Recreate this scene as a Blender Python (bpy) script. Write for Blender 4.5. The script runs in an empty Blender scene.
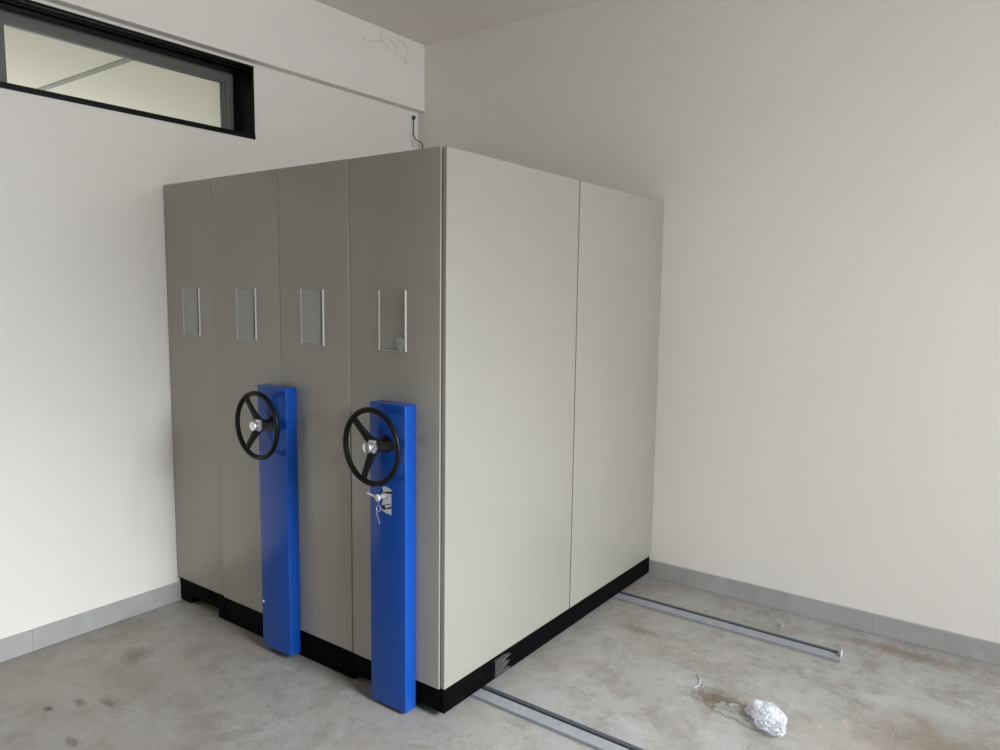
import bpy, bmesh, math, random
from mathutils import Vector, Matrix, noise
random.seed(4)
S = bpy.context.scene
C = S.collection
W, D, H = 2.011, 2.027, 2.35        # shelving block: width, depth, height = distance to the walls
CZ = 3.61                            # ceiling height
XR, YF = 4.6, -6.0                   # right wall, wall behind the viewer

# ------------------------------------------------------------------ helpers
def bx(bm, x0, x1, y0, y1, z0, z1, bev=0.0, seg=2):
    m = Matrix.Translation(((x0+x1)/2, (y0+y1)/2, (z0+z1)/2)) @ Matrix.Diagonal((x1-x0, y1-y0, z1-z0, 1))
    r = bmesh.ops.create_cube(bm, size=1, matrix=m)
    if bev:
        es = set()
        for v in r['verts']:
            for e in v.link_edges: es.add(e)
        bmesh.ops.bevel(bm, geom=list(es), offset=bev, segments=seg, profile=.5, affect='EDGES')
def cyl(bm, a, b, r, r2=None, n=24):
    a, b = Vector(a), Vector(b); d = b-a
    q = d.to_track_quat('Z', 'Y').to_matrix().to_4x4()
    bmesh.ops.create_cone(bm, cap_ends=True, segments=n, radius1=r, radius2=r if r2 is None else r2, depth=d.length,
                          matrix=Matrix.Translation((a+b)/2) @ q)
def lathe(bm, c, prof, n=40):
    """prof: (radius, offset along -Y) ring list round the -Y axis through c"""
    rings = []
    for r, o in prof:
        rings.append([bm.verts.new((c[0]+r*math.cos(2*math.pi*k/n), c[1]-o, c[2]+r*math.sin(2*math.pi*k/n))) for k in range(n)])
    for A, B in zip(rings, rings[1:]):
        for k in range(n): bm.faces.new((A[k], A[(k+1) % n], B[(k+1) % n], B[k]))
    bm.faces.new(rings[0]); bm.faces.new(rings[-1])
    bmesh.ops.recalc_face_normals(bm, faces=bm.faces)
def torus(bm, c, R_, r, n=96, m=16):
    g = []
    for i in range(n):
        a = 2*math.pi*i/n
        g.append([bm.verts.new((c[0]+(R_+r*math.cos(2*math.pi*j/m))*math.cos(a), c[1]+r*1.0*math.sin(2*math.pi*j/m),
                                c[2]+(R_+r*math.cos(2*math.pi*j/m))*math.sin(a))) for j in range(m)])
    for i in range(n):
        for j in range(m):
            bm.faces.new((g[i][j], g[(i+1) % n][j], g[(i+1) % n][(j+1) % m], g[i][(j+1) % m]))
    bmesh.ops.recalc_face_normals(bm, faces=bm.faces)
def tube(bm, pts, r, n=10, taper=None):
    pts = [Vector(p) for p in pts]; rings = []
    for i, p in enumerate(pts):
        t = (pts[min(i+1, len(pts)-1)]-pts[max(i-1, 0)]).normalized()
        u = t.orthogonal().normalized() if i == 0 else (u - t*u.dot(t)).normalized()
        v = t.cross(u); rr = r if taper is None else r*taper[i]
        rings.append([bm.verts.new(p+u*rr*math.cos(2*math.pi*k/n)+v*rr*math.sin(2*math.pi*k/n)) for k in range(n)])
    for A, B in zip(rings, rings[1:]):
        for k in range(n): bm.faces.new((A[k], A[(k+1) % n], B[(k+1) % n], B[k]))
    bm.faces.new(rings[0]); bm.faces.new(rings[-1])
    bmesh.ops.recalc_face_normals(bm, faces=bm.faces)
def smooth_path(pts, k=6):
    P = [Vector(p) for p in pts]; P = [P[0]*2-P[1]]+P+[P[-1]*2-P[-2]]; out = []
    for i in range(1, len(P)-2):
        for j in range(k):
            t = j/k; a, b, c, d = P[i-1], P[i], P[i+1], P[i+2]
            out.append(.5*((2*b)+(c-a)*t+(2*a-5*b+4*c-d)*t*t+(3*b-a-3*c+d)*t**3))
    out.append(P[-2]); return out
def poly_plate(bm, pts, y0, y1):
    """extrude an x/z outline between y0 and y1"""
    A = [bm.verts.new((x, y0, z)) for x, z in pts]; B = [bm.verts.new((x, y1, z)) for x, z in pts]
    bm.faces.new(A); bm.faces.new(B[::-1]); n = len(pts)
    for k in range(n): bm.faces.new((A[k], B[k], B[(k+1) % n], A[(k+1) % n]))
    bmesh.ops.recalc_face_normals(bm, faces=bm.faces)
def obj(name, bm, mat, parent=None, smooth=True, kind=None, label=None):
    me = bpy.data.meshes.new(name)
    if parent is not None:
        bmesh.ops.translate(bm, verts=bm.verts, vec=-wloc(parent))
    bm.to_mesh(me); bm.free()
    if smooth:
        for p in me.polygons: p.use_smooth = True
        me.set_sharp_from_angle(angle=math.radians(35))
    me.materials.append(mat)
    o = bpy.data.objects.new(name, me); C.objects.link(o)
    if parent is not None: o.parent = parent
    if kind: o['kind'] = kind
    if label: o['label'] = label
    return o
def wloc(o):
    v = Vector((0, 0, 0))
    while o is not None: v += o.location; o = o.parent
    return v
def thing(name, label, cat, loc, group=None):
    o = bpy.data.objects.new(name, None); C.objects.link(o); o.location = loc
    o.empty_display_size = .1; o['label'] = label; o['category'] = cat
    if group: o['group'] = group
    return o
def tag(o, label, cat, group=None):
    o['label'] = label; o['category'] = cat
    if group: o['group'] = group
    return o
def nb(): return bmesh.new()

# ------------------------------------------------------------------ materials
def mat(name, col, rough=.5, metal=0, spec=.5, coat=0):
    m = bpy.data.materials.new(name); m.use_nodes = True
    b = m.node_tree.nodes['Principled BSDF']
    b.inputs['Base Color'].default_value = (*col, 1); b.inputs['Roughness'].default_value = rough
    b.inputs['Metallic'].default_value = metal; b.inputs['Specular IOR Level'].default_value = spec
    if coat: b.inputs['Coat Weight'].default_value = coat; b.inputs['Coat Roughness'].default_value = .12
    return m
def N(m, t, **kw):
    n = m.node_tree.nodes.new(t)
    for k, v in kw.items():
        if k in n.inputs: n.inputs[k].default_value = v
        else: setattr(n, k, v)
    return n
def L(m, a, ao, b, bi): m.node_tree.links.new(a.outputs[ao], b.inputs[bi])
def mixcol(m, fac, facout, ca, cb, mode='MIX'):
    x = N(m, 'ShaderNodeMix', data_type='RGBA', blend_type=mode)
    if fac is not None: L(m, fac, facout, x, 0)
    for inp, c in ((6, ca), (7, cb)):
        if isinstance(c, tuple) and len(c) == 3: x.inputs[inp].default_value = (*c, 1)
        else: m.node_tree.links.new(c, x.inputs[inp])
    return x.outputs[2]
def ramp(m, src, out, p0, p1, v0=0., v1=1.):
    r = N(m, 'ShaderNodeMapRange'); L(m, src, out, r, 0)
    for i, v in zip((1, 2, 3, 4), (p0, p1, v0, v1)): r.inputs[i].default_value = v
    return r
def wpos(m): return N(m, 'ShaderNodeNewGeometry')
def noise_n(m, scale, detail=4, rough=.55, dist=0, stretch=None):
    g = wpos(m); n = N(m, 'ShaderNodeTexNoise', Scale=scale, Detail=detail, Roughness=rough, Distortion=dist)
    if stretch:
        mp = N(m, 'ShaderNodeMapping'); mp.inputs['Scale'].default_value = stretch
        if len(stretch) > 3: pass
        L(m, g, 'Position', mp, 'Vector'); L(m, mp, 'Vector', n, 'Vector')
    else: L(m, g, 'Position', n, 'Vector')
    return n
def bump(m, src, out, strength, dist=.002):
    b = N(m, 'ShaderNodeBump', Strength=strength, Distance=dist); L(m, src, out, b, 'Height')
    L(m, b, 'Normal', m.node_tree.nodes['Principled BSDF'], 'Normal')
def plaster(name, a, b):
    m = mat(name, a, .75, spec=.3)
    n1 = noise_n(m, .9, 3); n2 = noise_n(m, 35, 4)
    c = mixcol(m, ramp(m, n1, 'Fac', .35, .65), 0, a, b)
    n3 = noise_n(m, 9, 6, .7)
    c = mixcol(m, ramp(m, n3, 'Fac', .70, .80, 0, .35), 0, c, tuple(x*.90 for x in a))
    m.node_tree.links.new(c, m.node_tree.nodes['Principled BSDF'].inputs['Base Color'])
    bump(m, n2, 'Fac', .25, .004)
    return m
M = {}
M['wall'] = plaster('painted_plaster', (.79, .738, .664), (.765, .714, .641))
M['ceil'] = plaster('ceiling_paint', (.79, .725, .655), (.76, .70, .635))
def paint(name, a, rough, var=.04):
    m = mat(name, a, rough, spec=.5)
    n = noise_n(m, 2.2, 3); c = mixcol(m, ramp(m, n, 'Fac', .3, .7), 0, a, tuple(x*(1-var) for x in a))
    m.node_tree.links.new(c, m.node_tree.nodes['Principled BSDF'].inputs['Base Color'])
    bump(m, noise_n(m, 260, 2), 'Fac', .05, .0006)
    return m
M['paint'] = paint('light_grey_powder_coat', (.312, .289, .243), .30)
M['blue'] = paint('blue_powder_coat', (.006, .066, .33), .20)
M['blue'].node_tree.nodes['Principled BSDF'].inputs['Specular IOR Level'].default_value = .32
M['black'] = mat('black_plinth_paint', (.004, .004, .005), .4, spec=.2)
def plinth_mat():
    m = mat('dusty_black_plinth', (.002, .002, .002), .6, spec=.04)
    n = noise_n(m, 14, 6, .7)
    c = mixcol(m, ramp(m, n, 'Fac', .58, .80, 0, .35), 0, (.0018, .0018, .002), (.025, .024, .021))
    m.node_tree.links.new(c, m.node_tree.nodes['Principled BSDF'].inputs['Base Color'])
    return m
M['plinth'] = plinth_mat()
M['rubber'] = mat('black_plastic', (.0025, .0022, .0022), .40, spec=.22)
M['chrome'] = mat('chrome', (.80, .80, .80), .18, metal=.85)
M['chrome_d'] = mat('brushed_chrome', (.55, .55, .55), .35, metal=.5)
M['sticker'] = mat('silver_sticker', (.55, .55, .52), .35)
M['shadow_gap'] = mat('gap_steel', (.012, .012, .012), .8, spec=.1)
M['screw'] = mat('white_cap', (.8, .8, .8), .3)
M['win_black'] = mat('black_window_lining', (.003, .003, .0035), .4, spec=.15)
M['win_grey'] = mat('grey_aluminium', (.165, .160, .138), .5, spec=.3)
M['dark_steel'] = mat('dark_rail_steel', (.055, .060, .062), .5)
def rail_m():
    m = mat('grey_rail_paint', (.26, .27, .285), .42, metal=.0)
    n = noise_n(m, 40, 5, .7)
    c = mixcol(m, ramp(m, n, 'Fac', .4, .75), 0, (.285, .29, .295), (.22, .22, .22))
    m.node_tree.links.new(c, m.node_tree.nodes['Principled BSDF'].inputs['Base Color'])
    return m
M['rail'] = rail_m()
def clear(name, f=.25, tint=(1, 1, 1), rough=.08):
    m = bpy.data.materials.new(name); m.use_nodes = True; nt = m.node_tree
    for n in list(nt.nodes):
        if n.type == 'BSDF_PRINCIPLED': nt.nodes.remove(n)
    out = [n for n in nt.nodes if n.type == 'OUTPUT_MATERIAL'][0]
    t = N(m, 'ShaderNodeBsdfTransparent', Color=(*tint, 1)); g = N(m, 'ShaderNodeBsdfPrincipled')
    g.inputs['Base Color'].default_value = (.62, .61, .57, 1); g.inputs['Roughness'].default_value = rough
    x = N(m, 'ShaderNodeMixShader', Fac=f); L(m, t, 0, x, 1); L(m, g, 0, x, 2); L(m, x, 0, out, 0)
    return m
M['plastic'] = clear('clear_pocket_plastic', .018)
M['plastic_edge'] = mat('plastic_edge', (.62, .60, .56), .35)
M['card'] = clear('grey_plastic_insert', .42, (1, 1, 1), .3)
def glass():
    m = bpy.data.materials.new('pale_window_glass'); m.use_nodes = True; nt = m.node_tree
    nt.nodes.remove(nt.nodes['Principled BSDF'])
    out = [n for n in nt.nodes if n.type == 'OUTPUT_MATERIAL'][0]
    t = N(m, 'ShaderNodeBsdfTransparent', Color=(.90, .94, .90, 1)); g = N(m, 'ShaderNodeBsdfGlossy', Roughness=.02)
    fr = N(m, 'ShaderNodeFresnel', IOR=1.45); x = N(m, 'ShaderNodeMixShader'); L(m, fr, 0, x, 0)
    L(m, t, 0, x, 1); L(m, g, 0, x, 2); L(m, x, 0, out, 0)
    return m
M['glass'] = glass()

def math2(m, op, a, ao, v=None, b=None, bo=0):
    n = N(m, 'ShaderNodeMath', operation=op); L(m, a, ao, n, 0)
    if b is not None: L(m, b, bo, n, 1)
    elif v is not None: n.inputs[1].default_value = v
    return n
def floor_mat():
    m = mat('stone_look_floor_tile', (.3, .29, .27), .42, spec=.5)
    bsdf = m.node_tree.nodes['Principled BSDF']
    base = noise_n(m, .8, 5, .6, .6)
    c = mixcol(m, ramp(m, base, 'Fac', .40, .60), 0, (.340, .328, .302), (.312, .276, .234))
    n2 = noise_n(m, 4.2, 10, .80, .35)
    c = mixcol(m, ramp(m, n2, 'Fac', .47, .60, 0, .85), 0, c, (.235, .208, .175))
    n3 = noise_n(m, 5.0, 10, .82, .5)
    c = mixcol(m, ramp(m, n3, 'Fac', .52, .64, 0, .60), 0, c, (.43, .42, .40))
    n4 = noise_n(m, 11.0, 9, .82, .6)
    c = mixcol(m, ramp(m, n4, 'Fac', .57, .63, 0, .60), 0, c, (.19, .165, .135))
    n6 = noise_n(m, 1.9, 3, .5)
    n7 = noise_n(m, 32.0, 5, .8, 1.0)
    sp = math2(m, 'MULTIPLY', ramp(m, n7, 'Fac', .66, .72, 0, .8), 0, b=ramp(m, n6, 'Fac', .5, .62))
    c = mixcol(m, sp, 0, c, (.12, .10, .08))
    n5 = noise_n(m, 60, 3, .7)
    c = mixcol(m, ramp(m, n5, 'Fac', .3, .7, 0, .22), 0, c, (.20, .19, .17))
    # individual dirt patches (centre x, y, radius x, radius y, colour, amount)
    g = wpos(m); wob = noise_n(m, 9, 5, .7)
    wob2 = noise_n(m, 42, 5, .75)
    for cx, cy, rx, ry, col, amt in ((-1.75, -.75, 1.05, .75, (.285, .240, .190), .55), (.86, .87, .150, .080, (.120, .088, .062), .95), (.90, .82, .065, .04, (.14, .14, .07), .9),
                                     (.27, 1.28, .13, .045, (.13, .08, .065), .6),
                                     (1.75, 1.05, .34, .26, (.16, .125, .085), .8), (1.45, 1.87, .28, .06, (.18, .13, .085), .75),
                                     (-1.402, -.952, .026, .018, (.07, .06, .045), .9), (-1.573, -.491, .085, .075, (.14, .12, .092), .75),
                                     (-1.343, -.852, .040, .022, (.10, .085, .065), .7), (-1.248, -.779, .050, .022, (.10, .085, .065), .7),
                                     (-1.08, -1.0, .055, .02, (.10, .085, .065), .7), (-1.85, -.35, .16, .16, (.20, .165, .125), .5),
                                     (-1.35, -.62, .30, .14, (.19, .16, .125), .4), (-1.926, -.274, .02, .015, (.1, .09, .07), .6)):
        mp = N(m, 'ShaderNodeMapping'); mp.inputs['Location'].default_value = (-cx/rx, -cy/ry, 0)
        mp.inputs['Scale'].default_value = (1/rx, 1/ry, 0); L(m, g, 'Position', mp, 'Vector')
        ln = N(m, 'ShaderNodeVectorMath', operation='LENGTH'); L(m, mp, 0, ln, 0)
        ad = math2(m, 'MULTIPLY_ADD', wob, 'Fac', 1.3); ad.inputs[2].default_value = -.65
        w2 = math2(m, 'MULTIPLY_ADD', wob2, 'Fac', 2.4 if max(rx, ry) < .3 else .6); w2.inputs[2].default_value = -1.2 if max(rx, ry) < .3 else -.3
        ad = math2(m, 'ADD', ad, 0, b=w2)
        sm = math2(m, 'ADD', ln, 'Value', b=ad)
        rr = ramp(m, sm, 0, .35, 1.20, amt, 0)
        c = mixcol(m, rr, 0, c, col)
    # tile joints, faint
    sep = N(m, 'ShaderNodeSeparateXYZ'); L(m, g, 'Position', sep, 0)
    jr = None
    for ax, off, per in (('X', .33, 1.2), ('Y', .62, 1.2)):
        a = math2(m, 'SUBTRACT', sep, ax, off-per/2); b = math2(m, 'DIVIDE', a, 0, per)
        f = math2(m, 'FRACT', b, 0); s = math2(m, 'SUBTRACT', f, 0, .5); ab = math2(m, 'ABSOLUTE', s, 0)
        r = ramp(m, ab, 0, .0010, .0022, .32, 0)
        jr = r if jr is None else math2(m, 'MAXIMUM', jr, 0, b=r)
    jn = noise_n(m, 4, 3); jf = math2(m, 'MULTIPLY', jr, 0, b=ramp(m, jn, 'Fac', .4, .6, .15, 1))
    c = mixcol(m, jf, 0, c, (.42, .41, .385))
    m.node_tree.links.new(c, bsdf.inputs['Base Color'])
    rr = ramp(m, n2, 'Fac', .35, .7, .34, .58); L(m, rr, 0, bsdf, 'Roughness')
    bump(m, n5, 'Fac', .08, .001)
    return m
M['floor'] = floor_mat()
def skirt_mat():
    m = mat('grey_skirting_tile', (.33, .335, .33), .4)
    n = noise_n(m, 4, 6, .6, 1.5)
    c = mixcol(m, ramp(m, n, 'Fac', .35, .7), 0, (.40, .385, .36), (.33, .315, .29))
    m.node_tree.links.new(c, m.node_tree.nodes['Principled BSDF'].inputs['Base Color'])
    return m
M['skirt'] = skirt_mat()

# ------------------------------------------------------------------ room shell
def structure(name, bm, m, parent=None, smooth=False): return obj(name, bm, m, parent, smooth, kind='structure')
b = nb(); bx(b, -W-.25, XR+.25, YF-.25, D+.25, -.15, 0); structure('floor', b, M['floor'])
b = nb(); bx(b, -W-.25, XR+.25, YF-.25, D+.25, CZ, CZ+.15); structure('ceiling', b, M['ceil'])
b = nb(); bx(b, -W-.25, XR+.25, D, D+.25, 0, CZ); structure('wall_back', b, M['wall'])
b = nb()
bx(b, -W-.25, -1.9, YF-.25, YF, 0, CZ); bx(b, 0, XR+.25, YF-.25, YF, 0, CZ); bx(b, -1.9, 0, YF-.25, YF, 2.2, CZ); structure('wall_front', b, M['wall'])
# unseen dark door added on the left wall for its reflection in the panels
b = nb(); bx(b, -W, -W+.04, -3.05, -1.50, 0.001, 2.35, .004)
for k in range(3): bx(b, -W+.03, -W+.05, -2.92, -1.63, .15+.74*k, .80+.74*k, .006)
structure('reflection_door_1', b, mat('reflection_door_dark', (.045, .030, .022), .4))
# left wall with the high strip window opening
WY0, WY1, WZ0, WZ1 = -2.30, .580, 2.694, 3.112
def wall_open(name, x0, x1, ops):
    b = nb(); y = YF
    for (a, c, z0, z1) in ops:
        bx(b, x0, x1, y, a, 0, CZ)
        if z0 > 0: bx(b, x0, x1, a, c, 0, z0)
        bx(b, x0, x1, a, c, z1, CZ); y = c
    bx(b, x0, x1, y, D, 0, CZ); structure(name, b, M['wall'])
wall_open('wall_left', -W-.25, -W, [(WY0, WY1, WZ0, WZ1)])
# daylight openings of the right-hand wall (outside the picture)
OPEN = [(-1.55, 1.92, .05, 3.42)]
wall_open('wall_right', XR, XR+.25, OPEN)
# shallow beam over the window
BX = -1.942
b = nb(); bx(b, -W-.001, BX, YF+.001, D-.0005, 3.131, CZ-.001, .004, 2)
for v in b.verts:                              # hand-plastered lower arris
    if v.co.z < 3.14: v.co.z += .006*noise.noise((v.co.y*1.2, 0, 0))
structure('trim_1', b, M['wall'])
# skirtings
b = nb(); y = D-.0005
BBH = .111
cuts = [-6.0+.0005, -5.575, -4.775, -3.975, -3.175, -2.375, -1.575, -.775, .025, .825, 1.625, D-.013]
for a, c in zip(cuts, cuts[1:]): bx(b, -W-.001, -W+.012, a+.0003, c-.0003, 0.0005, BBH, .0015, 1)
structure('baseboard_left', b, M['skirt'])
b = nb(); cuts = [-W+.0005, -1.11, -.31, .49, 1.29, 2.09, 2.89, 3.69, XR-.0005]
for a, c in zip(cuts, cuts[1:]): bx(b, a+.0003, c-.0003, D-.012, D+.001, 0.0005, BBH, .0015, 1)
structure('baseboard_back', b, M['skirt'])

# ---- window
wn = bpy.data.objects.new('window_1', None); C.objects.link(wn); wn.location = (-W-.19, 0, WZ0); wn['kind'] = 'structure'
b = nb(); t = .012; xo = -W+.004; xi = -W-.249
# black lining of the reveal with its small outer lip and a stepped track
bx(b, xi, xo, WY0+.0005, WY1-.0005, WZ1-t, WZ1-.0005); bx(b, xi, xo, WY0+.0005, WY1-.0005, WZ0+.0005, WZ0+t)
bx(b, xi, xo, WY1-t, WY1-.0005, WZ0+t, WZ1-t); bx(b, xi, xo, WY0+.0005, WY0+t, WZ0+t, WZ1-t)
bx(b, -W-.13, -W-.085, WY0+t, WY1-t, WZ1-t-.014, WZ1-t, .003)
bx(b, -W-.045, -W-.038, WY0+t, WY1-t, WZ1-t-.008, WZ1-t)
for (y0, y1, z0, z1) in ((WY0-.006, WY1+.006, WZ1-.004, WZ1+.002), (WY0-.006, WY1+.004, WZ0-.004, WZ0+.024), (WY1-.004, WY1+.001, WZ0, WZ1), (WY0-.006, WY0+.004, WZ0, WZ1)):
    bx(b, -W-.001, -W+.006, y0, y1, z0, z1, .001, 1)
structure('reveal_lining', b, M['win_black'], wn, True)
b = nb(); f0, f1 = -W-.225, -W-.185
gy1, gz1, gz0 = .500, 3.033, WZ0+.035
bx(b, f0, f1, WY0+t, WY1-t, gz1, WZ1-t, .002); bx(b, f0, f1, WY0+t, WY1-t, WZ0+t, gz0, .002)
bx(b, f0, f1, gy1, WY1-t, gz0, gz1, .002); bx(b, f0, f1, WY0+t, WY0+.08, gz0, gz1, .002)
bx(b, f0, f1, -.745, -.668, gz0, gz1, .002)
# glazing bead
for (a, c) in ((WY0+.08, -.745), (-.668, gy1)):
    bx(b, f1, f1+.008, a-.03, c+.03, gz1+.012, gz1+.022, .001); bx(b, f1, f1+.008, c+.010, c+.020, gz0, gz1+.012, .001)
structure('window_frame', b, M['win_grey'], wn, True)
for (a, c) in ((WY0+.08, -.745), (-.668, gy1)):
    b = nb(); bx(b, -W-.208, -W-.202, a-.004, c+.004, gz0-.004, gz1+.004); structure('pane', b, M['glass'], wn)

# ---- the space beyond the window: a second room's ceiling and walls
XO = -9.5
b = nb(); bx(b, XO-.2, -W-.252, -5, 6, 3.6, 3.75); structure('ceiling_outer', b, M['ceil'])
b = nb(); bx(b, XO-.2, XO, -5, 6, 0, 3.6); structure('wall_outer', b, M['wall'])
b = nb(); bx(b, XO-.2, -W-.252, -5, 6, -.15, 0); structure('floor_outer', b, M['skirt'])
b = nb(); bx(b, -9.4, -W-.253, .90, .965, 3.592, 3.601, .003); structure('trim_2', b, mat('shadow_joint_grey', (.30, .29, .26), .8))

# ------------------------------------------------------------------ mobile shelving
def label_pocket(parent, cx, insert, residue=False, tilt=0, yb=-.010):
    yb -= 0; w = .078; z0, z1 = 1.546, 1.797
    b = nb(); bx(b, cx-w+.003, cx+w-.003, yb-.0016, yb-.0002, z0, z1)
    f = obj('label_holder', b, M['plastic'], parent, False)
    b = nb()
    bx(b, cx-w, cx-w+.0018, yb-.006, yb, z0, z1, .0005, 1); bx(b, cx+w-.0025, cx+w, yb-.009, yb, z0, z1, .0005, 1)
    bx(b, cx-w, cx+w, yb-.006, yb, z0-.002, z0, .0005, 1)
    obj('holder_rail', b, M['plastic_edge'], f, True)  # pale rails stand in for light caught in the clear plastic edges
    # clear front window with a finger notch at the top
    pts = [(cx-w+.004, z0), (cx+w-.006, z0), (cx+w-.006, z1)]
    pts += [(cx+.018*math.cos(a), z1-.018*math.sin(a)) for a in [math.pi*k/10 for k in range(11)]]
    pts += [(cx-w+.004, z1)]
    b = nb(); poly_plate(b, pts, yb-.0062, yb-.0055); obj('holder_window', b, M['plastic'], f, False)
    if insert:
        b = nb()
        x1 = cx+w-.018
        pts = [(cx-w+.006, z0+.002), (x1-tilt, z0+.002), (x1, z1-.004), (cx-w+.006, z1-.004)]
        poly_plate(b, pts, yb-.0040, yb-.0030); obj('card_insert', b, M['card'], f, False, label='grey translucent card insert')
    if residue:
        b = nb(); pts = [(cx+.052+.026*math.cos(a)*(1+.12*math.sin(3*a)), z0+.032+.030*math.sin(a)*(1+.1*math.cos(4*a))) for a in [2*math.pi*k/28 for k in range(28)]]
        poly_plate(b, pts, yb-.0072, yb-.0064); obj('sticker_residue', b, M['card'], f, False, label='round patch of glue residue')
    return f
def front_panel(parent, x0, x1, z0=.138, yf=-.010):
    b = nb(); bx(b, x0, x1, yf, -.0005, z0, H, .0025, 3)
    return obj('front_panel', b, M['paint'], parent)
def drive_column(parent, x0, x1, z0, z1, spokes, cz):
    yc = -.075
    b = nb(); bx(b, x0, x1, yc, -.0142 if x0 < -.5 else -.0102, z0, z1, .004, 3)
    o = obj('drive_column', b, M['blue'], parent, label='bright blue vertical drive housing')
    cx = (x0+x1)/2
    return o, cx
def handwheel(parent, cx, cz, angs, yw=-.160):
    b = nb(); lathe(b, (cx, -.075, cz), [(.036, -.002), (.036, .006), (.022, .012), (.018, .050), (.030, .056), (.033, .066), (.028, .070)])
    w = obj('handwheel', b, M['rubber'], parent, label='black three-spoke handwheel')
    b = nb(); torus(b, (cx, yw, cz), .1508, .0115); obj('wheel_rim', b, M['rubber'], w)
    for a in angs:
        a = math.radians(a); d = Vector((math.cos(a), 0, math.sin(a))); n = Vector((-d.z, 0, d.x))
        b = nb(); prof = []
        K = 9
        for i in range(K):
            s = i/(K-1); r = .024+s*.124; hw = .0225-.009*s+.003*(abs(s-.5)*2)**2; th = .0065-.001*s
            y = yw+.018*(1-s)**1.6
            c = Vector((cx, y, cz))+d*r
            ring = []
            for k in range(12):
                q = 2*math.pi*k/12
                ring.append(b.verts.new(c+n*hw*math.copysign(abs(math.cos(q))**.7, math.cos(q))+Vector((0, th*math.sin(q), 0))))
            prof.append(ring)
        for A, B in zip(prof, prof[1:]):
            for k in range(12): b.faces.new((A[k], A[(k+1) % 12], B[(k+1) % 12], B[k]))
        b.faces.new(prof[0]); b.faces.new(prof[-1]); bmesh.ops.recalc_face_normals(b, faces=b.faces)
        obj('wheel_spoke', b, M['rubber'], w)
    # chrome centre: lobed collar plus round cap
    b = nb(); n = 48; y0 = yw+.018
    rings = []
    for r0, o_ in ((.026, 0), (.0295, .006), (.028, .015), (.020, .021)):
        rings.append([b.verts.new((cx+r0*(1+.07*math.cos(6*2*math.pi*k/n))*math.cos(2*math.pi*k/n), y0-o_, cz+r0*(1+.07*math.cos(6*2*math.pi*k/n))*math.sin(2*math.pi*k/n))) for k in range(n)])
    for A, B in zip(rings, rings[1:]):
        for k in range(n): b.faces.new((A[k], A[(k+1) % n], B[(k+1) % n], B[k]))
    b.faces.new(rings[0]); b.faces.new(rings[-1]); bmesh.ops.recalc_face_normals(b, faces=b.faces)
    obj('hub_collar', b, M['chrome'], w)
    b = nb(); lathe(b, (cx, y0-.0205, cz), [(.015, 0), (.015, .005), (.021, .006), (.0235, .010), (.0235, .018), (.021, .023), (.010, .025)])
    obj('hub_knob', b, M['chrome'], w, label='round chrome centre knob')
    return w

# 1 fixed single unit against the left wall
g = 'grey mobile shelving units'
u = thing('shelving_unit', 'narrow light grey shelving unit without handwheel, against the left wall', 'shelving', (-1.78, 0, 0), g)
b = nb(); bx(b, -2.007, -1.553, 0, D-.003, .138, H-.004, .002); obj('body', b, M['paint'], u)
front_panel(u, -2.008, -1.5475, z0=.147)
b = nb(); bx(b, -1.998, -1.626, .001, D-.016, .052, .146, .001); bx(b, -1.626, -1.55, .018, D-.016, .052, .137, .001); bx(b, -1.622, -1.5485, -.0005, .018, .004, .146, .001); bx(b, -1.998, -1.885, .001, .12, .012, .056, .001)
bx(b, -1.82, -1.70, -.003, .003, .075, .105, .002)
obj('plinth', b, M['plinth'], u)
label_pocket(u, -1.768, True, tilt=.004)
# 2 double unit in the middle
u = thing('shelving_unit', 'double-width light grey shelving unit with two front panels, in the middle, left blue column', 'shelving', (-1.05, 0, 0), g)
b = nb(); bx(b, -1.545, -.548, 0, D-.004, .138, H-.004, .002); obj('body', b, M['paint'], u)
front_panel(u, -1.5462, -1.0178, z0=.143, yf=-.014); front_panel(u, -1.0160, -.5425, z0=.143, yf=-.014)
b = nb(); bx(b, -1.548, -.546, .004, D-.016, .031, .137, .002); bx(b, -1.546, -.545, -.0005, .016, .004, .142, .002); obj('plinth', b, M['plinth'], u)  # front skirt carried down in black to stand in for the floor shadow
label_pocket(u, -1.277, True, tilt=.004, yb=-.014); label_pocket(u, -.782, True, tilt=.004, yb=-.014)
c, cx = drive_column(u, -1.124, -.908, .028, 1.338, None, None)
b = nb(); lathe(b, (-1.112, -.0748, .257), [(.006, 0), (.006, .002), (.003, .004)], 16); obj('screw_cap', b, M['screw'], c, label='small white screw cap')
handwheel(u, -1.014, 1.163, (0, 121, 236))
# 3 end unit on the right
u = thing('shelving_unit', 'light grey end shelving unit showing its wide plain side, blue column with keyed lock', 'shelving', (-.275, 0, 0), g)
b = nb(); bx(b, -.540, -.024, .004, D-.004, .138, H-.004, .002); obj('body', b, M['paint'], u)
front_panel(u, -.5415, -.0225)
b = nb(); bx(b, -.543, -.003, .002, D-.016, .031, .137, .003); obj('plinth', b, M['plinth'], u)
for (y0, y1) in ((.0005, 1.0130), (1.0220, D-.002)):
    b = nb(); bx(b, -.0225, 0, y0, y1, .140, H-.001, .0022, 3); obj('side_panel', b, M['paint'], u)
b = nb(); bx(b, -.0236, -.0215, 1.010, 1.024, .142, H-.004); obj('joint_strip', b, M['shadow_gap'], u, False)
label_pocket(u, -.281, False, residue=True)
c, cx = drive_column(u, -.356, -.150, .014, 1.332, None, None)
handwheel(u, -.259, 1.164, (9, 133, 252))
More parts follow.
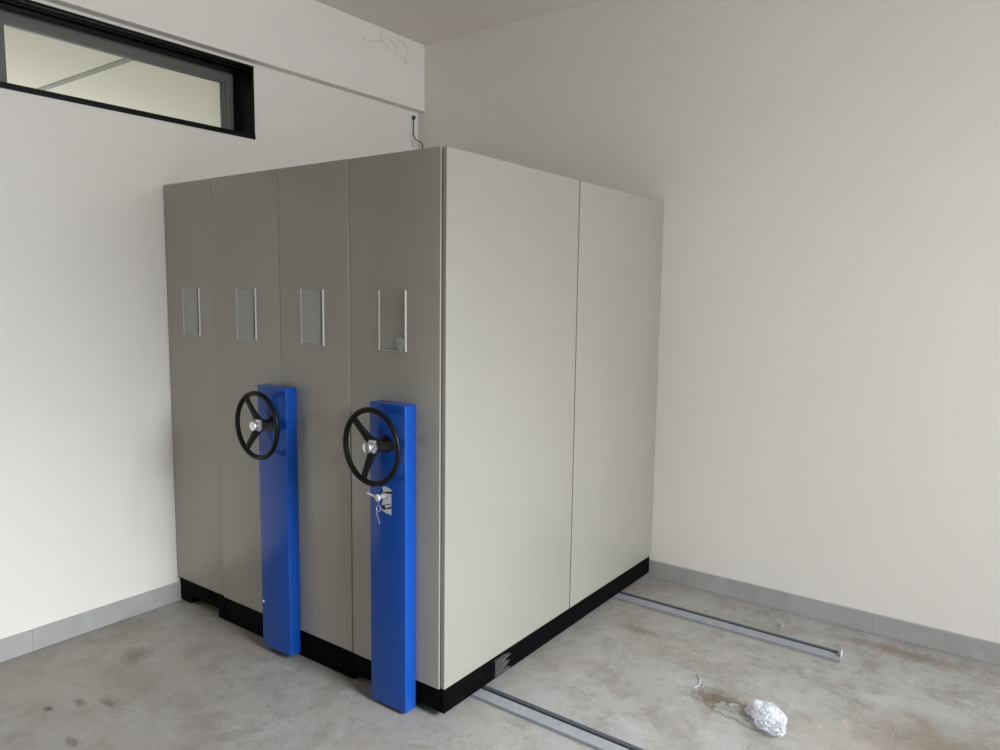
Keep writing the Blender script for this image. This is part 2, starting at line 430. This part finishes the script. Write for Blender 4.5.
# lock, key and worn sticker on the right-hand column
ys = -.0752
b = nb()
for pts in ([(-.281, .977), (-.262, .982), (-.229, .974), (-.229, .966), (-.275, .956)],
            [(-.262, .952), (-.229, .955), (-.229, .944), (-.256, .940)],
            [(-.258, .936), (-.245, .944), (-.229, .940), (-.229, .915), (-.282, .898), (-.283, .915), (-.270, .930)],
            [(-.268, .899), (-.229, .911), (-.229, .902), (-.262, .888)],
            [(-.285, .884), (-.276, .879), (-.229, .893), (-.229, .866), (-.258, .868), (-.285, .876)]):
    poly_plate(b, pts, ys-.0006, ys)
k = obj('lock_sticker', b, M['sticker'], c, label='torn silver instruction sticker', smooth=False)
b = nb()
for pts in ([(-.279, .956), (-.229, .964), (-.229, .956), (-.262, .953)], [(-.284, .897), (-.229, .914), (-.229, .911), (-.268, .899), (-.262, .888), (-.229, .902), (-.229, .894), (-.275, .880)]):
    b = nb(); poly_plate(b, pts, ys-.0005, ys)
    obj('sticker_stripe', b, M['rubber'], c, smooth=False, label='black stripe of the sticker')
lk = nb(); LX, LZ = -.272, .940
lathe(lk, (LX, -.0745, LZ), [(.0145, 0), (.0145, .004), (.010, .005), (.010, .022), (.007, .024)], 28)
lo = obj('lock', lk, M['chrome_d'], c, label='chrome lock cylinder')
b = nb(); bx(b, LX-.0012, LX+.0012, -.110, -.094, LZ-.004, LZ+.004); lathe(b, (LX, -.108, LZ), [(.009, 0), (.0145, .002), (.0145, .008), (.011, .010)], 28)
cyl(b, (LX, -.112, LZ), (LX-.062, -.112, LZ+.009), .0052, .0042, 12)
obj('key', b, M['plastic_edge'], c, label='key with round bow standing in the lock')
b = nb()
ring = [(LX-.008+.011*math.cos(a), -.100+.004*math.sin(a), LZ-.050+.013*math.sin(a)) for a in [2*math.pi*i/20 for i in range(21)]]
tube(b, ring, .0011, 6)
tube(b, smooth_path([(LX-.012, -.100, LZ-.058), (LX-.018, -.100, LZ-.075), (LX-.010, -.098, LZ-.095), (LX-.004, -.096, LZ-.118)]), .0011, 6)
tube(b, smooth_path([(LX-.004, -.118, LZ-.008), (LX+.001, -.108, LZ-.024), (LX-.006, -.100, LZ-.038)]), .0010, 6)
obj('key_ring', b, M['chrome_d'], c, label='thin wire key ring with dangling wire')
# strip of clear tape stuck to the plinth
b = nb(); n = 20
g_ = [[b.verts.new((.002+.006*noise.noise((i*.7, j*.7, 2)), .355+(.0052+.0012*math.sin(j*.9))*i+.012*noise.noise((j*.5, 3, 5)), .040+.0045*j+.006*noise.noise((i*.4, 1, 5)))) for j in range(n)] for i in range(n)]
for i in range(n-1):
    for j in range(n-1): b.faces.new((g_[i][j], g_[i+1][j], g_[i+1][j+1], g_[i][j+1]))
r_ = bmesh.ops.solidify(b, geom=b.faces[:], thickness=.0006)
obj('clear_tape', b, clear('crumpled_tape', .07, rough=.2), u, False, label='crumpled clear tape on the black plinth')

# ------------------------------------------------------------------ floor rails
def rail(y0, y1, label, tabs):
    zt = .016; xe = 1.222; xl = -1.98
    r = thing('floor_rail', label, 'rail', (xe, (y0+y1)/2, 0), 'steel floor rails')
    yb = y1-.040
    b = nb(); bx(b, xl, xe-.026, y0, yb, .0003, zt, .0015, 1); bx(b, xl, xe-.026, y1-.005, y1, .0003, zt, .001, 1); bx(b, xl, xe-.026, yb, y1-.005, .0003, .004)
    bx(b, xe-.026, xe, y0, y1, .0003, zt, .0015, 1)
    obj('rail_channel', b, M['rail'], r)
    b = nb(); bx(b, xl+.002, xe-.028, yb+.012, yb+.024, .004, .0185, .002, 2)
    bx(b, xl+.002, xe-.028, yb+.0008, yb+.0118, .0042, .0058); bx(b, xl+.002, xe-.028, yb+.0242, yb+.0345, .0042, .0058)
    obj('running_bar', b, M['dark_steel'], r, label='dark steel running bar in the groove')
    if tabs:
        b = nb(); bx(b, xe-.006, xe-.001, y0+.030, y0+.062, .0158, .046, .001, 2)
        obj('end_stop', b, M['plastic_edge'], r, label='upright white end stop')
rail(1.562, 1.668, 'grey steel floor rail with white end stop, beside the back wall', True)
rail(.218, .320, 'grey steel floor rail under the front of the cabinets, near the plastic bag', True)

# ------------------------------------------------------------------ small things
# white wire from a wall anchor in the corner over the cabinets
hk = thing('hanging_wire', 'short dark and white wire hanging from a wall anchor in the corner', 'wire', (-W+.01, 1.962, 3.082))
b = nb(); bmesh.ops.create_icosphere(b, subdivisions=3, radius=.016, matrix=Matrix.Translation((-W+.016, 1.962, 3.082))); obj('anchor_ball', b, M['dark_steel'], hk)
b = nb(); lathe(b, (0, 0, 0), [(.026, 0), (.026, .004), (.020, .006)], 24)
bmesh.ops.rotate(b, verts=b.verts, matrix=Matrix.Rotation(math.pi/2, 3, 'Z')); bmesh.ops.translate(b, verts=b.verts, vec=(-W+.0002, 1.962, 3.082))
obj('anchor_plate', b, M['screw'], hk)
b = nb(); tube(b, smooth_path([(-W+.014, 1.962, 3.07), (-W+.010, 1.966, 3.02), (-W+.012, 1.962, 2.97), (-W+.03, 1.972, 2.925), (-W+.06, 2.0, 2.90), (-W+.07, 2.005, 2.86)]), .0045, 8); obj('dark_wire', b, M['dark_steel'], hk)
b = nb(); tube(b, smooth_path([(-W+.010, 1.950, 3.06), (-W+.007, 1.952, 3.00), (-W+.007, 1.946, 2.94), (-W+.02, 1.956, 2.90), (-W+.03, 1.965, 2.87)]), .005, 8); obj('white_wire', b, M['screw'], hk)
# cobweb threads on the beam near the ceiling
b = nb(); X = BX+.0015
for pts in ([(1.40, 3.49), (1.47, 3.485), (1.53, 3.505), (1.60, 3.515)], [(1.60, 3.55), (1.66, 3.545), (1.72, 3.52), (1.73, 3.48)],
            [(1.58, 3.585), (1.57, 3.545), (1.62, 3.50), (1.66, 3.48)], [(1.80, 3.47), (1.82, 3.44), (1.80, 3.425), (1.86, 3.44)], [(1.72, 3.57), (1.80, 3.56), (1.84, 3.50)]):
    tube(b, smooth_path([(X, y, z) for y, z in pts], 5), .0022, 5)
tag(obj('cobweb', b, mat('cobweb_dust', (.55, .51, .46), .9)), 'faint dusty cobweb threads on the beam below the ceiling', 'cobweb')
# crumpled plastic bag
film = clear('thin_white_film', .40, rough=.25)
for n_ in film.node_tree.nodes:
    if n_.type == 'BSDF_PRINCIPLED': n_.inputs['Base Color'].default_value = (.80, .80, .83, 1)
bg = thing('plastic_bag', 'crumpled white plastic bag lying on the floor between the rails', 'bag', (1.085, .80, 0))
def crumple(b, cx, cy, rx, ry, rz, ang, seed, sub=6):
    r_ = bmesh.ops.create_icosphere(b, subdivisions=sub, radius=1)
    o_ = Vector((seed, seed*1.7, seed*.3)); R_ = Matrix.Rotation(math.radians(ang), 3, 'Z')
    for v in r_['verts']:
        p = v.co.copy()
        w1 = noise.noise_vector(p*1.3+o_)*.35
        rid = 1-2*abs(noise.noise((p+w1)*2.6+o_)); rid2 = 1-2*abs(noise.noise((p+w1)*5.5+o_*2)); rid3 = 1-2*abs(noise.noise((p+w1)*11+o_*3))
        s = .84+.36*noise.noise(p*1.2+o_)+.20*rid+.09*rid2+.025*rid3
        q = Vector((p.x*rx*s, p.y*ry*s, p.z*rz*s+rz*.80)); q.z = max(q.z, .0012+.004*abs(rid2))
        v.co = R_ @ q + Vector((cx, cy, 0))
b = nb(); crumple(b, 1.100, .798, .056, .098, .044, 36, 3.1); obj('bag_body', b, film, bg)
b = nb(); crumple(b, 1.065, .845, .060, .050, .034, 10, 7.7, 5); obj('bag_fold', b, film, bg)
b = nb(); NU, NV = 44, 26; gr = []
for i in range(NU):
    row = []
    for j in range(NV):
        s, t = i/(NU-1), j/(NV-1)
        x = 1.085-.215*s+.01*noise.noise((t*3, s*2, 1)); y = .875-.030*s-.150*t*(1-.55*s)+.022*noise.noise((s*5, t*3, 4)); x += .030*noise.noise((t*5, s*4, 8))
        hump = max(0, 1-abs(t-.12)/.16)
        z = .004+.030*(1-s)*hump+.030*(1-s*.8)*max(0, .35-abs(noise.noise((i*.16, j*.22, 3))))**1.0*1.0+.006*abs(noise.noise((i*.5, j*.6, 9)))
        row.append(b.verts.new((x, y, z)))
    gr.append(row)
for i in range(NU-1):
    for j in range(NV-1): b.faces.new((gr[i][j], gr[i+1][j], gr[i+1][j+1], gr[i][j+1]))
bmesh.ops.solidify(b, geom=b.faces[:], thickness=.0005)
obj('bag_opening', b, clear('clear_film', .34, rough=.15), bg, True, label='thin clear trailing film of the bag')
# white string beside the dirt patch
b = nb(); tube(b, smooth_path([(.70, 1.02, .002), (.727, .995, .006), (.737, .965, .004), (.745, .925, .002), (.735, .905, .002), (.750, .898, .002)]), .0022, 6)
tag(obj('string_scrap', b, M['sticker']), 'short pale scrap of string on the floor beside the brown dirt patch', 'scrap')
# small paper chip by the far rail
b = nb(); 
for (p0, p1, p2, p3) in (((.85, 1.80, .001), (.868, 1.79, .001), (.878, 1.82, .012), (.86, 1.825, .010)), ((.87, 1.785, .001), (.892, 1.79, .001), (.895, 1.80, .020), (.878, 1.795, .016))):
    b.faces.new([b.verts.new(p) for p in (p0, p1, p2, p3)])
bmesh.ops.solidify(b, geom=b.faces[:], thickness=.002)
tag(obj('paper_scrap', b, M['sticker'], smooth=False), 'tiny folded white paper scrap on the floor behind the far rail', 'scrap')

# ------------------------------------------------------------------ camera
cam = bpy.data.cameras.new('camera'); co = bpy.data.objects.new('camera', cam); C.objects.link(co)
r = Vector((0.8065894836043891, 0.5909687277051845, 0.013014138977292864))
up = Vector((-0.07592163458930185, 0.08173814660854763, 0.9937579085422604))
f = Vector((-0.5862160952584748, 0.8025427329828082, -0.11079644126230594))
co.matrix_world = Matrix(((r.x, up.x, -f.x, 1.8866), (r.y, up.y, -f.y, -2.2177), (r.z, up.z, -f.z, 1.7904), (0, 0, 0, 1)))
cam.sensor_width = 36; cam.lens = 735.2311/1000*36; cam.clip_start = .05; cam.clip_end = 200
S.camera = co

# ------------------------------------------------------------------ light
w = bpy.data.worlds.new('world'); S.world = w; w.use_nodes = True
w.node_tree.nodes['Background'].inputs[0].default_value = (.92, .95, 1.0, 1); w.node_tree.nodes['Background'].inputs[1].default_value = .25
def area(name, loc, target, sx, sy, power, col):
    l = bpy.data.lights.new(name, 'AREA'); l.shape = 'RECTANGLE'; l.size = sx; l.size_y = sy; l.energy = power; l.color = col
    o = bpy.data.objects.new(name, l); C.objects.link(o); o.location = loc
    o.rotation_euler = (Vector(target)-Vector(loc)).to_track_quat('-Z', 'Y').to_euler(); return o
DC = (.90, .985, 1.10)
def opening_light(name, y0, y1, z0, z1, tilt, spread, power, x=None):
    x = XR+.12 if x is None else x
    o = area(name, (x, (y0+y1)/2, (z0+z1)/2), (x-1, (y0+y1)/2, (z0+z1)/2-math.tan(math.radians(tilt))), y1-y0, z1-z0, power, DC)
    o.data.spread = math.radians(spread); return o
opening_light('daylight_right_glazing', .2, 1.9, .1, 3.38, 0, 180, 78)
opening_light('daylight_low_glazing', -1.5, .2, .1, 1.1, 0, 180, 11)
opening_light('high_sky_through_glazing', -1.5, .2, 2.45, 3.45, 40, 60, 46, XR+.30)
opening_light('sky_through_glazing', -1.5, .2, 2.15, 3.15, 25, 100, 34, XR+.28)
fl = area('added_front_fill', (-.95, YF-.12, 1.1), (-.95, 0, .0), 1.8, 1.6, 14, DC); fl.data.spread = math.radians(120)  # unseen fill added to match brightness; its doorway is guessed
area('outer_ceiling_fill', (-9.0, .5, 1.2), (-4.5, .5, 3.6), 5, 1.5, 185, (1.0, 1.0, 1.0))  # unseen lamp added to brighten the ceiling beyond the window
S.view_settings.view_transform = 'Standard'; S.view_settings.look = 'None'
S.view_settings.gamma = 1; S.view_settings.use_curve_mapping = False; S.view_settings.exposure = .30
